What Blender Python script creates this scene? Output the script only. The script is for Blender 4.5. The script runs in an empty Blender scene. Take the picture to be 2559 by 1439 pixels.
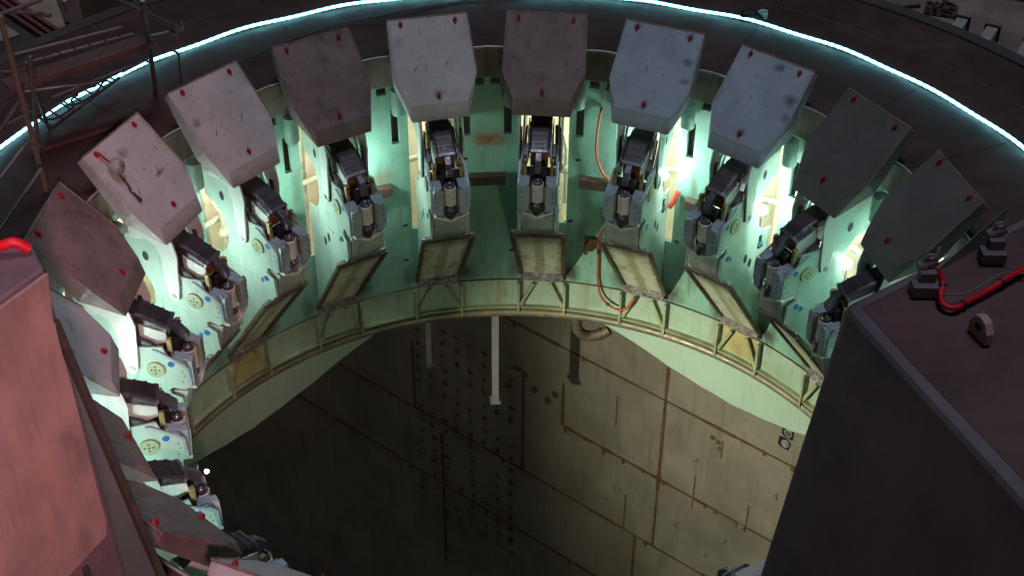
import bpy, math, random
from mathutils import Vector, Matrix
random.seed(7)
S = bpy.context.scene
COL = S.collection
PI = math.pi
# ------------------------------------------------------------------ camera
TH0 = -0.0747                    # direction of the clamp at the top centre
STEP = math.radians(18)          # twenty clamps round the ring
cd = bpy.data.cameras.new('camera')
cam = bpy.data.objects.new('camera', cd); COL.objects.link(cam)
yaw, pitch, roll = -0.0034, 0.6563, 0.0058
F = Vector((math.sin(yaw)*math.cos(pitch), math.cos(yaw)*math.cos(pitch), -math.sin(pitch)))
R0 = Vector((math.cos(yaw), -math.sin(yaw), 0)); U0 = R0.cross(F)
R = R0*math.cos(roll)+U0*math.sin(roll); U = U0*math.cos(roll)-R0*math.sin(roll)
m = Matrix((R, U, -F)).transposed().to_4x4(); m.translation = Vector((0, -14.499, 10.928))
cam.matrix_world = m
cd.sensor_width = 36; cd.lens = 50.57; cd.clip_end = 500; cd.clip_start = 0.1
S.camera = cam
# ------------------------------------------------------------------ sky, moonlight-level sun, exposure
W = bpy.data.worlds.new('World'); S.world = W; W.use_nodes = True
wn = W.node_tree
sky = wn.nodes.new('ShaderNodeTexSky'); sky.sky_type = 'NISHITA'; sky.sun_disc = False
sky.sun_elevation = math.radians(2); sky.sun_rotation = math.radians(150)
bg = wn.nodes['Background']; bg.inputs[1].default_value = 0.013
wn.links.new(sky.outputs[0], bg.inputs[0])
S.view_settings.view_transform = 'Standard'; S.view_settings.look = 'None'
S.view_settings.exposure = 0; S.view_settings.gamma = 1

def lamp(name, kind, loc, power, color, radius=.05, aim=None, angle=60, blend=.5, parent=None):
    l = bpy.data.lights.new(name, kind); l.energy = power; l.color = color
    if kind == 'SUN': l.angle = math.radians(radius)
    else: l.shadow_soft_size = radius
    if kind == 'SPOT': l.spot_size = math.radians(angle); l.spot_blend = blend
    o = bpy.data.objects.new(name, l); COL.objects.link(o); o.location = loc
    if aim is not None:
        o.rotation_euler = (Vector(aim)-Vector(loc)).to_track_quat('-Z', 'Y').to_euler()
    if parent:
        o.parent = parent
        o.location = Vector(loc)-parent.location
    return o
lamp('moonlight', 'SUN', (8, -10, 20), .92, (.80, .84, 1.0), 18, aim=(8-.5, -10+.1, 20-10))
# unseen red site flood behind the camera, aimed at the left shroud
lamp('site_flood_red', 'SPOT', (1.5, -19.0, 12.0), 12500, (1.0, .47, .49), .4, aim=(-6.6, -5.6, 2.6), angle=38, blend=.9)

# ------------------------------------------------------------------ materials
def ang(k): return TH0+STEP*(k-5)
def cyl(k, r, t, z):
    a = ang(k); return Vector((-math.sin(a)*r+math.cos(a)*t, math.cos(a)*r+math.sin(a)*t, z))
def mat(name, base, rough=.5, metal=0., var=.3, scale=1.2, stain=None, stain_amt=.0, streak=True, bump=.15, speck=.25, cover=.55, emit=None, estr=0, spots=(), soot=None):
    mt = bpy.data.materials.new(name); mt.use_nodes = True
    t = mt.node_tree; n = t.nodes; lk = t.links
    b = n['Principled BSDF']
    if emit:
        b.inputs['Base Color'].default_value = (*emit, 1)
        b.inputs['Emission Color'].default_value = (*emit, 1); b.inputs['Emission Strength'].default_value = estr
        return mt
    g = n.new('ShaderNodeNewGeometry'); pos = g.outputs['Position']
    def noise(sc, det=5, vec=pos, rg=.6):
        x = n.new('ShaderNodeTexNoise'); x.inputs['Scale'].default_value = sc; x.inputs['Detail'].default_value = det
        x.inputs['Roughness'].default_value = rg; lk.new(vec, x.inputs['Vector']); return x.outputs['Fac']
    def ramp(v, a, c, o0=0., o1=1.):
        x = n.new('ShaderNodeMapRange'); x.inputs[1].default_value = a; x.inputs[2].default_value = c
        x.inputs[3].default_value = o0; x.inputs[4].default_value = o1; lk.new(v, x.inputs[0]); return x.outputs[0]
    def mix(f, a, c, mode='MIX'):
        x = n.new('ShaderNodeMix'); x.data_type = 'RGBA'; x.blend_type = mode
        if isinstance(f, float): x.inputs[0].default_value = f
        else: lk.new(f, x.inputs[0])
        for i, v in ((6, a), (7, c)):
            if isinstance(v, tuple): x.inputs[i].default_value = (*v, 1)
            else: lk.new(v, x.inputs[i])
        return x.outputs[2]
    lo = tuple(c*(1-var) for c in base); hi = tuple(min(1, c*(1+var*.45)) for c in base)
    col = mix(ramp(noise(scale, 7), .33, .67), lo, hi)
    if speck:
        col = mix(ramp(noise(scale*14, 4), .56, .78, 0, speck), col, tuple(c*.35 for c in base))
    if stain and stain_amt:
        vec = pos
        if streak:
            mp = n.new('ShaderNodeMapping'); mp.inputs['Scale'].default_value = (5, 5, .7); lk.new(pos, mp.inputs[0]); vec = mp.outputs[0]
        f1 = ramp(noise(.9 if streak else scale*1.7, 6, vec), cover, cover+.18, 0, stain_amt)
        col = mix(f1, col, stain)
        if streak:
            m2 = n.new('ShaderNodeMapping'); m2.inputs['Scale'].default_value = (16, 16, 1.3); lk.new(pos, m2.inputs[0])
            col = mix(ramp(noise(1.0, 4, m2.outputs[0]), .57, .75, 0, .38), col, tuple(c*.4 for c in base))
    def math_(op, a, c=None):
        x = n.new('ShaderNodeMath'); x.operation = op
        for i, v in enumerate((a, c)):
            if v is None: continue
            if isinstance(v, (int, float)): x.inputs[i].default_value = v
            else: lk.new(v, x.inputs[i])
        return x.outputs[0]
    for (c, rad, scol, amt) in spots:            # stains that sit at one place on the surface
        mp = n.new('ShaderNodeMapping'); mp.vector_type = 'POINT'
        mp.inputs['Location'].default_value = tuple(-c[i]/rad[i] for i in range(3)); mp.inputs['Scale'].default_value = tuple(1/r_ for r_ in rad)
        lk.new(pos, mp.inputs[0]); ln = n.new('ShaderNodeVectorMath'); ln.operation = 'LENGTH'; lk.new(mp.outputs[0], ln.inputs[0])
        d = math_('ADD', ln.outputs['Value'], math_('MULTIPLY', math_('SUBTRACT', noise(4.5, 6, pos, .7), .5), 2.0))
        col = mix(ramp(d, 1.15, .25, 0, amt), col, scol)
    if soot:
        tc = n.new('ShaderNodeTexCoord'); sx = n.new('ShaderNodeSeparateXYZ'); lk.new(tc.outputs['Object'], sx.inputs[0])
        nz_ = math_('MULTIPLY', math_('SUBTRACT', noise(5, 6, pos, .7), .5), .30)
        if soot == 'plate':
            ax = math_('ABSOLUTE', sx.outputs[0])
            f = math_('MAXIMUM', ramp(math_('ADD', ax, nz_), -.27+.54, .40, 0, .85), ramp(math_('ADD', sx.outputs[2], nz_), -3.15, -2.74, 0, .95))
            col = mix(ramp(math_('ADD', ax, math_('MULTIPLY', nz_, .35)), .10, .06, 0, .55), col, (.17, .15, .06))
            col = mix(f, col, (.075, .05, .018))
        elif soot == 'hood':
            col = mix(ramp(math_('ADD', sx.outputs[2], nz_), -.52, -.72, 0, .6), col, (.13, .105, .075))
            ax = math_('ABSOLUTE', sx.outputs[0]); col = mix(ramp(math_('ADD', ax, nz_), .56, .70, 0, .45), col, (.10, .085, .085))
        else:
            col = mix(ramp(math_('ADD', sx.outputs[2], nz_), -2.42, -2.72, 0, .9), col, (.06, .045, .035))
    lk.new(col, b.inputs['Base Color'])
    b.inputs['Metallic'].default_value = metal
    lk.new(ramp(noise(scale*5, 4), .3, .7, max(.04, rough-.12), min(1, rough+.15)), b.inputs['Roughness'])
    if bump:
        bp = n.new('ShaderNodeBump'); bp.inputs['Strength'].default_value = bump; bp.inputs['Distance'].default_value = .02
        lk.new(noise(scale*9, 5), bp.inputs['Height']); lk.new(bp.outputs[0], b.inputs['Normal'])
    return mt
WSP = [(cyl(5.5, 5.95, 0, -1.68), (.40, .4, .17), (.20, .07, .02), .9), (cyl(3.5, 5.95, .1, -.62), (.2, .2, .12), (.16, .06, .02), .6), (cyl(6.45, 5.95, 0, -2.2), (.25, .3, .12), (.24, .12, .04), .5)]
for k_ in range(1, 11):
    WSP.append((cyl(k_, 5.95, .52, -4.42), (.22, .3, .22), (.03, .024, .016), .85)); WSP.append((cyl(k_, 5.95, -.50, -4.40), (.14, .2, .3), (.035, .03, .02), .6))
BSP = [(cyl(4, 5.93, -.42, .53), (.08, .08, .07), (.06, .05, .06), .7), (cyl(4, 5.92, .43, .52), (.08, .08, .07), (.06, .05, .06), .7), (cyl(4, 5.13, 0, -.30), (.09, .09, .09), (.06, .05, .06), .7),
       (cyl(3, 5.13, 0, -.30), (.08, .08, .08), (.06, .05, .06), .7), (cyl(3, 5.9, .1, .50), (.14, .07, .06), (.08, .08, .12), .7), (cyl(3, 5.62, .50, .2), (.12, .12, .12), (.07, .07, .10), .8), (cyl(3, 5.45, .55, .02), (.08, .08, .08), (.07, .07, .10), .7),
       (cyl(4, 5.65, .50, .25), (.09, .09, .06), (.1, .11, .17), .7), (cyl(4, 5.45, .52, .02), (.09, .09, .06), (.1, .11, .17), .7)]
PKS = []
for u_, z_, a_, c_ in ((.50, 2.35, .4, 0), (.42, 1.95, .45, 0), (.62, 1.75, .4, 0), (.36, 1.45, .35, 0), (.72, 2.9, .5, 0), (.18, 3.6, .3, 0), (.20, 2.3, .22, 1), (.10, 2.05, .2, 1), (.3, 1.1, .3, 1)):
    PKS.append(((-3.76-.489*u_, -5.31-.872*u_, z_), (.10, .12, a_), ((.46, .30, .24), (.12, .09, .09))[c_], .4))
PSP = [(cyl(9, 5.80, -.05, .38), (.22, .10, .06), (.18, .16, .2), .6), (cyl(6, 5.75, -.48, .34), (.10, .10, .10), (.25, .25, .33), .35), (cyl(6, 5.75, .55, .34), (.10, .10, .10), (.25, .25, .33), .35), (cyl(8, 5.60, -.5, .18), (.08, .08, .08), (.15, .13, .17), .8), (cyl(6, 5.13, 0, -.3), (.09, .09, .09), (.1, .09, .13), .7), (cyl(9, 5.45, .25, .0), (.05, .2, .03), (.07, .06, .07), .8)]
RUST = (.16, .065, .028); SOOT = (.03, .026, .022)
M = dict(
    deck=mat('deck_steel', (.052, .027, .025), .55, .0, .4, .5, (.11, .05, .035), .5, False, .25),
    deck_side=mat('deck_side', (.05, .04, .038), .7, 0, .4, .6),
    band=mat('band_steel', (.17, .155, .12), .6, 0, .5, 1.6, (.05, .035, .022), .7, True, .2, cover=.47),
    rimwire=mat('pale_rim', (.5, .52, .5), .4, .3, .2, 3),
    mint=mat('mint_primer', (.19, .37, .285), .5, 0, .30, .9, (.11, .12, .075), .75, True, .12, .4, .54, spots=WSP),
    mint_skirt=mat('mint_skirt', (.31, .43, .33), .5, 0, .3, 1.1, (.24, .18, .07), .75, True, .12, .4, .53),
    leg=mat('pale_leg_paint', (.32, .44, .36), .45, 0, .14, .5, (.25, .3, .2), .4, True, .08, .15, .62),
    cream=mat('cream_paint', (.84, .79, .62), .6, 0, .2, 1.5, (.35, .25, .1), .5, True, .1, .2),
    side=mat('clamp_side_paint', (.40, .56, .49), .4, 0, .20, 1.5, (.2, .2, .13), .65, True, .08, .3, .57),
    cheek=mat('blue_grey_paint', (.33, .42, .47), .38, .1, .2, 2, (.12, .12, .12), .4, False, .06),
    armour=mat('black_armour', (.055, .047, .056), .42, .25, .3, 4, (.1, .08, .08), .4, False, .1),
    armour_side=mat('pale_panel', (.62, .70, .66), .35, 0, .12, 2),
    finger=mat('finger_steel', (.17, .15, .19), .36, .6, .25, 3),
    orange=mat('rust_block', (.33, .13, .045), .6, .2, .4, 5, RUST, .5, False),
    yellow=mat('brass_block', (.36, .29, .13), .4, .3, .35, 6, (.12, .08, .03), .5, False),
    chrome=mat('worn_chrome', (.50, .48, .50), .16, 1., .2, 6, (.2, .18, .18), .3, False, .04),
    darkchrome=mat('dark_ball_steel', (.22, .19, .225), .2, .7, .2, 4, bump=.03),
    hexm=mat('hex_steel', (.80, .78, .75), .36, .25, .06, 3, None, 0, False, 0, 0),
    ink=mat('dark_marking', (.03, .03, .03), .5, 0, .2, 3),
    black=mat('black_parts_recess_shade', (.012, .012, .014), .6, 0, .3, 3),  # plain black parts, also shade painted into recesses
    disc=mat('olive_disc', (.36, .42, .27), .42, .2, .2, 4, (.15, .16, .09), .5, False),
    bluecap=mat('blue_cap', (.03, .14, .42), .35, 0, .2, 5),
    lip=mat('pale_lip', (.60, .64, .50), .5, 0, .25, 4, (.25, .22, .12), .5, False),
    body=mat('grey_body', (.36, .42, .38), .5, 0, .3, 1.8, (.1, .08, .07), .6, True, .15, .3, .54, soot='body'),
    scorch=mat('scorched_steel', (.12, .095, .07), .6, .35, .5, 3, (.3, .27, .23), .4, False, .5),
    slag=mat('weld_slag', (.32, .30, .30), .32, .75, .5, 9, SOOT, .7, False, .9),
    plate=mat('deflector_face', (.52, .58, .42), .45, 0, .2, 1.1, (.20, .14, .05), .75, True, .1, .35, .52, soot='plate'),
    olive=mat('olive_trim', (.29, .33, .20), .5, 0, .35, 2.5, (.22, .14, .03), .7, False, .2),
    yellowp=mat('yellowed_panel', (.38, .34, .15), .5, 0, .3, 2, (.2, .12, .02), .6, True),
    pipe=mat('grey_pipe', (.19, .18, .13), .45, .3, .35, 1.5, (.4, .32, .12), .5, False, .1),
    brown=mat('rusty_angle', (.075, .042, .03), .75, 0, .4, 4, (.15, .07, .03), .6, False, .4),
    rust=mat('rust_patch', (.21, .085, .03), .8, 0, .4, 6),
    hood_pale=mat('hood_pale_grey', (.50, .485, .50), .55, 0, .16, 1.6, (.22, .19, .18), .5, True, .12, .25, .58, spots=PSP, soot='hood'),
    hood_dark=mat('hood_brown_grey', (.215, .15, .155), .55, 0, .28, 1.6, (.08, .06, .065), .75, True, .14, .45, .52, soot='hood'),
    hood_blue=mat('hood_pale_cool_tint', (.37, .42, .52), .5, 0, .16, 1.6, (.15, .17, .22), .5, True, .12, .25, .58, spots=BSP, soot='hood'),  # pale hood paint, with cool bluish light put into its colour
    hood_slate=mat('hood_slate', (.125, .117, .118), .5, 0, .22, 1.4, (.2, .2, .2), .4, True, .12, .3, .6),
    hood_edge=mat('hood_edge_rust', (.30, .20, .16), .5, .2, .4, 6, RUST, .6, False, .3),
    lugred=mat('red_lug_paint', (.36, .012, .02), .4, 0, .35, 12, (.05, .01, .01), .5, False),
    smear=mat('dark_smear', (.07, .065, .085), .6, 0, .4, 12),
    lit_edge=mat('yellow_lit_edge', (.58, .62, .30), .5, 0, .2, 3),  # yellow-green of a lamplit plate edge, painted in
    teal=mat('teal_plastic', (.04, .22, .24), .4, 0, .2, 5),
    hoseorange=mat('orange_hose', (.42, .06, .025), .5, 0, .25, 6),
    hosered=mat('red_rope_hose', (.60, .004, .02), .45, 0, .2, 20),
    tan=mat('tan_panel', (.30, .23, .17), .7, 0, .25, .8, (.12, .08, .06), .5, False),
    redsteel=mat('red_brown_steel', (.16, .045, .04), .6, 0, .35, 1, RUST, .4, False),
    scaf=mat('scaffold_tube', (.14, .13, .135), .45, .5, .3, 2, RUST, .4, False),
    scafbrown=mat('brown_tube', (.17, .13, .10), .55, .2, .3, 2, RUST, .5, False),
    plankm=mat('brown_plank', (.085, .052, .05), .65, 0, .4, 1.5, (.17, .08, .07), .5, False),
    shroud=mat('shroud_dark_steel', (.155, .125, .152), .6, 0, .35, 1.0, (.15, .13, .145), .5, True, .1, .3),
    shroud_top=mat('red_tinted_steel', (.10, .052, .056), .6, 0, .35, 1.3, (.13, .055, .055), .5, False, .1),  # reddish tint stands in for red light on the right shroud's top
    pinkplate=mat('pale_shield_plate', (.33, .245, .24), .6, 0, .35, .9, (.42, .31, .29), .5, True, .12, .3, .55, spots=PKS),
    greyplate=mat('grey_shield', (.15, .23, .23), .6, 0, .25, 1),
    flange=mat('brown_flange', (.036, .034, .030), .7, 0, .35, 2, RUST, .4, False),
    wallm=mat('pit_wall_steel', (.30, .285, .225), .65, 0, .32, .6, (.17, .135, .08), .5, True, .25, .3, .53),
    seam=mat('rust_seam', (.15, .085, .035), .8, 0, .4, 3, (.05, .03, .012), .6, False, .5),
    studm=mat('pit_stud', (.19, .14, .085), .75, 0, .4, 4),
    stud=mat('rusty_stud', (.10, .055, .03), .8, 0, .4, 5),
    beam=mat('galvanised_beam', (.36, .37, .37), .45, .3, .2, 2),
    ground=mat('dirt_ground', (.20, .15, .14), .9, 0, .45, .35, (.05, .04, .04), .6, False, .4),
    concrete=mat('pit_floor', (.12, .11, .09), .9, 0, .3, .3),
    cable=mat('grey_wire', (.30, .29, .30), .4, .6, .2, 10),
    bluegrey=mat('blue_grey_sheet', (.22, .27, .31), .5, 0, .2, 2),
    led=mat('led_glow', (1, 1, 1), emit=(.24, .82, .95), estr=5.0),
    lampglow=mat('lamp_glow', (1, 1, 1), emit=(.85, 1.0, .97), estr=60),
    cream_glow=mat('glowing_cabin_roof', (1, 1, 1), emit=(1.0, .66, .36), estr=1.1),  # emission replaces lamplight falling on the cabin roof
)
# ------------------------------------------------------------------ mesh helpers
class MB:
    def __init__(s): s.v = []; s.f = []; s.mi = []; s.sm = []
    def add(s, vs, fs, mi=0, sm=False):
        o = len(s.v); s.v += [tuple(p) for p in vs]
        for f in fs: s.f.append([i+o for i in f]); s.mi.append(mi); s.sm.append(sm)
    def box(s, lo, hi, mi=0):
        x0, y0, z0 = lo; x1, y1, z1 = hi
        s.add([(x0,y0,z0),(x1,y0,z0),(x1,y1,z0),(x0,y1,z0),(x0,y0,z1),(x1,y0,z1),(x1,y1,z1),(x0,y1,z1)],
              [(0,3,2,1),(4,5,6,7),(0,1,5,4),(1,2,6,5),(2,3,7,6),(3,0,4,7)], mi)
    def cbox(s, c, d, mi=0): s.box([c[i]-d[i]/2 for i in range(3)], [c[i]+d[i]/2 for i in range(3)], mi)
    def hull(s, top, bot, mi=0):
        n = len(top); s.add(list(top)+list(bot), [tuple(range(n)), tuple(range(2*n-1, n-1, -1))]+[(i, n+i, n+(i+1) % n, (i+1) % n) for i in range(n)], mi)
    def prism_x(s, poly, x0, x1, mi=0):       # poly in (y,z), extruded along x
        s.hull([(x1, y, z) for y, z in poly], [(x0, y, z) for y, z in poly], mi)
    def prism_y(s, poly, y0, y1, mi=0):
        s.hull([(x, y0, z) for x, z in poly], [(x, y1, z) for x, z in poly], mi)
    def tube(s, pts, r, n=8, mi=0, caps=True):
        pts = [Vector(p) for p in pts]; rs = r if isinstance(r, (list, tuple)) else [r]*len(pts)
        prev = None; vs = []
        for i, p in enumerate(pts):
            t = (pts[min(i+1, len(pts)-1)]-pts[max(i-1, 0)]).normalized()
            if prev is None:
                a = Vector((0, 0, 1)) if abs(t.z) < .9 else Vector((1, 0, 0)); u = t.cross(a).normalized()
            else:
                u = (prev-t*prev.dot(t)).normalized()
            prev = u; w = t.cross(u)
            vs += [p+(u*math.cos(2*PI*j/n)+w*math.sin(2*PI*j/n))*rs[i] for j in range(n)]
        k = len(pts)
        s.add(vs, [(i*n+j, i*n+(j+1) % n, (i+1)*n+(j+1) % n, (i+1)*n+j) for i in range(k-1) for j in range(n)], mi, True)
        if caps: s.add(vs[:n], [tuple(range(n-1, -1, -1))], mi); s.add(vs[-n:], [tuple(range(n))], mi)
    def bar(s, a, b, w, h, mi=0, up=(0, 0, 1)):
        a = Vector(a); b = Vector(b); t = (b-a).normalized(); x = t.cross(Vector(up)).normalized(); y = x.cross(t)
        q = [x*w/2+y*h/2, -x*w/2+y*h/2, -x*w/2-y*h/2, x*w/2-y*h/2]
        s.hull([a+c for c in q], [b+c for c in q], mi)
    def ball(s, c, r, nu=18, nv=10, mi=0, sc=(1, 1, 1)):
        vs = [(c[0], c[1], c[2]+r*sc[2])]
        for i in range(1, nv):
            a = PI*i/nv
            vs += [(c[0]+r*sc[0]*math.sin(a)*math.cos(2*PI*j/nu), c[1]+r*sc[1]*math.sin(a)*math.sin(2*PI*j/nu), c[2]+r*sc[2]*math.cos(a)) for j in range(nu)]
        vs.append((c[0], c[1], c[2]-r*sc[2])); e = len(vs)-1
        fs = [(0, 1+j, 1+(j+1) % nu) for j in range(nu)]
        for i in range(nv-2): fs += [(1+i*nu+j, 1+(i+1)*nu+j, 1+(i+1)*nu+(j+1) % nu, 1+i*nu+(j+1) % nu) for j in range(nu)]
        fs += [(e, 1+(nv-2)*nu+(j+1) % nu, 1+(nv-2)*nu+j) for j in range(nu)]
        s.add(vs, fs, mi, True)
    def build(s, name, mats, parent=None, bevel=0):
        me = bpy.data.meshes.new(name); me.from_pydata(s.v, [], s.f)
        if not isinstance(mats, (list, tuple)): mats = [mats]
        for x in mats: me.materials.append(x)
        for p, mi, sm in zip(me.polygons, s.mi, s.sm): p.material_index = mi; p.use_smooth = sm
        me.update()
        import bmesh
        b = bmesh.new(); b.from_mesh(me); bmesh.ops.recalc_face_normals(b, faces=b.faces); b.to_mesh(me); b.free()
        o = bpy.data.objects.new(name, me); COL.objects.link(o)
        if parent: o.parent = parent
        if bevel:
            bv = o.modifiers.new('bevel', 'BEVEL'); bv.width = bevel; bv.segments = 2; bv.limit_method = 'ANGLE'; bv.angle_limit = .6
        return o
def tag(o, label=None, cat=None, group=None, kind=None):
    if label: o['label'] = label
    if cat: o['category'] = cat
    if group: o['group'] = group
    if kind: o['kind'] = kind
    return o
def empty(name, loc=(0, 0, 0), rz=0):
    o = bpy.data.objects.new(name, None); COL.objects.link(o); o.location = loc; o.rotation_euler = (0, 0, rz); return o
def copy_tree(o, parent=None):
    c = o.copy(); COL.objects.link(c)
    if parent: c.parent = parent
    for ch in [x for x in o.children if x.type == 'MESH']: copy_tree(ch, c)
    return c
def place(o, k, r=5.95):
    o.location = cyl(k, r, 0, 0); o.rotation_euler = (0, 0, ang(k))
RW = 5.95

# ------------------------------------------------------------------ launch mount (deck, wall, skirt)
mount = empty('launch_mount'); tag(mount, 'round steel launch mount with dark deck and mint green inner wall', 'launch mount')
def annulus(mb, r0, r1, z0, z1, n=240, mi=0):
    vs = []
    for i in range(n):
        a = 2*PI*i/n
        for r, z in ((r0, z1), (r1, z1), (r1, z0), (r0, z0)): vs.append((r*math.sin(a), r*math.cos(a), z))
    fs = []
    for i in range(n):
        j = (i+1) % n
        for q in range(4): fs.append((i*4+q, i*4+(q+1) % 4, j*4+(q+1) % 4, j*4+q))
    mb.add(vs, fs, mi)
b = MB(); annulus(b, 5.98, 9.72, -.12, 0.); b.build('deck', M['deck'], mount)
b = MB(); annulus(b, 9.60, 9.70, -5.3, -.12); b.build('outer_wall', M['deck_side'], mount)
b = MB(); annulus(b, 9.55, 9.80, -.10, .035); b.build('deck_kerb', M['deck_side'], mount)
# weld beads on the deck
for i, kk in enumerate((5.45, 3.55, 8.4, 1.6, 2.35, 10.3, 6.9)):
    b = MB(); b.bar(cyl(kk, 6.02, 0, .001), cyl(kk, 9.5, 0, .001), .03, .006); b.build('weld_bead', M['deck'], mount)
b = MB(); annulus(b, 8.60, 8.64, -.02, .004); b.build('weld_bead', M['deck_side'], mount)
b = MB(); b.tube([(5.96*math.sin(2*PI*i/300), 5.96*math.cos(2*PI*i/300), .012+.006*math.sin(i*1.3)) for i in range(301)], .016, 6)
b.build('rim_rod', M['rimwire'], mount)
b = MB(); annulus(b, 5.92, 5.98, -.5, -.002); b.build('rim_band', M['band'], mount)
# one bay of wall, from clamp k-0.5 to k+0.5, with a clamp opening, hinge slots and vent holes
def wall_bay(k):
    mb = MB(); h = STEP*RW/2
    ts = [-h, -.88, -.72, -.665, -.535, -.385, 0, .415, .525, .655, .72, .88, h]
    zs = [-4.6, -3.95, -3.35, -1.60, -.95, -.66, -.53, -.5, ]
    def hole(i, j):
        t = (ts[i]+ts[i+1])/2; z = (zs[j]+zs[j+1])/2
        if -.385 < t < .415 and -3.35 < z < -.66: return True
        if (-.665 < t < -.535 or .525 < t < .655) and -1.6 < z < -.95: return True
        if (-.88 < t < -.72 or .72 < t < .88) and -.66 < z < -.53: return True
        return False
    def P(t, r, z):
        a = ang(k)+(-t/RW); return (-math.sin(a)*r, math.cos(a)*r, z)
    r0, r1 = 5.95, 6.03
    N = len(ts)-1; Z = len(zs)-1
    for i in range(N):
        for j in range(Z):
            if hole(i, j): continue
            sub = max(1, int((ts[i+1]-ts[i])/.2))
            for q in range(sub):
                a = ts[i]+(ts[i+1]-ts[i])*q/sub; c = ts[i]+(ts[i+1]-ts[i])*(q+1)/sub
                mb.add([P(a, r0, zs[j]), P(c, r0, zs[j]), P(c, r0, zs[j+1]), P(a, r0, zs[j+1])], [(0, 1, 2, 3)])
                mb.add([P(a, r1, zs[j]), P(c, r1, zs[j]), P(c, r1, zs[j+1]), P(a, r1, zs[j+1])], [(3, 2, 1, 0)])
            for di, dj, e in ((-1, 0, ((ts[i], zs[j]), (ts[i], zs[j+1]))), (1, 0, ((ts[i+1], zs[j]), (ts[i+1], zs[j+1]))),
                              (0, -1, ((ts[i], zs[j]), (ts[i+1], zs[j]))), (0, 1, ((ts[i], zs[j+1]), (ts[i+1], zs[j+1])))):
                ii, jj = i+di, j+dj
                if 0 <= ii < N and 0 <= jj < Z and not hole(ii, jj): continue
                if ii < 0 or ii >= N: continue
                (ta, za), (tb, zb) = e
                mb.add([P(ta, r0, za), P(tb, r0, zb), P(tb, r1, zb), P(ta, r1, za)], [(0, 1, 2, 3)])
    return mb.build('wall_panel', M['mint'], mount)
for k in range(20): wall_bay(k)
# slot frames and black blocks added so slots and vents read as shaded
for k in range(-1, 15):
    for t0, t1 in ((-.665, -.535), (.525, .655)):
        tc = (t0+t1)/2; fr = MB()
        for (c, d) in (((tc, 0, -1.64), (.2, .02, .07)), ((tc-.085, 0, -1.33), (.03, .02, .62)), ((tc+.085, 0, -1.33), (.03, .02, .62))):
            q = [cyl(k, 5.945, c[0]+sx*d[0]/2, c[2]+sz*d[2]/2) for sx, sz in ((-1, -1), (1, -1), (1, 1), (-1, 1))]
            q2 = [cyl(k, 5.925, c[0]+sx*d[0]/2, c[2]+sz*d[2]/2) for sx, sz in ((-1, -1), (1, -1), (1, 1), (-1, 1))]
            fr.hull(q2, q)
        fr.build('slot_frame', M['mint'], mount)
    for t0, t1, z0, z1 in ((.48, .72, -1.8, -.88), (-.72, -.48, -1.8, -.88), (-.95, -.68, -.85, -.5), (.68, .95, -.85, -.5)):
        q = [cyl(k, 6.06, t, z) for t, z in ((t0, z0), (t1, z0), (t1, z1), (t0, z1))]
        q2 = [cyl(k, 6.20, t, z) for t, z in ((t0, z0), (t1, z0), (t1, z1), (t0, z1))]
        pk = MB(); pk.hull(q, q2); pk.build('slot_shade_block', M['black'], mount)
# inner room behind the wall
b = MB(); annulus(b, 7.35, 7.45, -4.4, -.13); b.build('inner_room_wall', M['cream'], mount)
b = MB(); annulus(b, 6.03, 9.6, -4.5, -4.4); b.build('inner_room_floor', M['cream'], mount)
for k in range(0, 14):
    for i in range(3):
        b = MB(); t = random.uniform(-.5, .5); b.tube([cyl(k, 6.9+.12*i, t, -4.4), cyl(k, 6.9+.12*i, t+random.uniform(-.15, .15), -.2)], random.choice((.03, .05, .08)), 8)
        if i != 1 or k == 7: b.build('inner_pipe', M[('cream', 'hoseorange', 'lip')[i]], mount)
    b = MB(); b.tube([cyl(k-.3, 6.7, 0, -2.2-.1*(k % 3)), cyl(k+.3, 6.7, 0, -2.5)], .05, 8); b.build('inner_pipe', M['lip'], mount)
    b = MB(); b.tube([cyl(k, 6.5, .36, -3.3), cyl(k, 6.5, .36, -2.2), cyl(k, 6.6, .30, -2.0)], .045, 8); b.ball(cyl(k, 6.5, .36, -2.6), .10, 12, 8); b.build('inner_valve', M['lip'], mount)
# skirt below the shelf line, posts, diagonal braces, rail and pipe
b = MB(); annulus(b, 5.95, 6.03, -5.25, -4.60); b.build('skirt', M['mint_skirt'], mount)
b = MB(); annulus(b, 5.92, 5.95, -4.615, -4.60); b.build('shelf_shadow_line', M['scorch'], mount)  # thin dark ring painted in for the ledge's shadow line
b = MB(); annulus(b, 5.86, 5.95, -5.21, -5.18); b.build('bottom_rail', M['olive'], mount)
b = MB(); b.tube([(5.93*math.sin(2*PI*i/240), 5.93*math.cos(2*PI*i/240), -5.34) for i in range(241)], .085, 12); b.build('ring_pipe', M['pipe'], mount)
for k in range(-1, 13):
    for s, t in ((-1, -.39), (1, .43)):
        b = MB(); b.hull([cyl(k, 5.82, t-.022, -4.63), cyl(k, 5.82, t+.022, -4.63), cyl(k, 5.95, t+.022, -4.63), cyl(k, 5.95, t-.022, -4.63)],
                         [cyl(k, 5.82, t-.022, -5.31), cyl(k, 5.82, t+.022, -5.31), cyl(k, 5.95, t+.022, -5.31), cyl(k, 5.95, t-.022, -5.31)])
        b.build('post', M['olive'], mount)
        b = MB(); b.bar(cyl(k, 5.87, t-s*.03, -5.15), cyl(k, 5.87, t-s*.26, -4.64), .035, .06); b.build('brace', M['olive'], mount)
for k in (3, 8):
    b = MB(); q = [(-.33, -5.15), (.37, -5.15), (.37, -4.64), (-.33, -4.64)]
    b.hull([cyl(k, 5.940, t, z) for t, z in q], [cyl(k, 5.949, t, z) for t, z in q]); b.build('yellowed_panel', M['yellowp'], mount)
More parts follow.
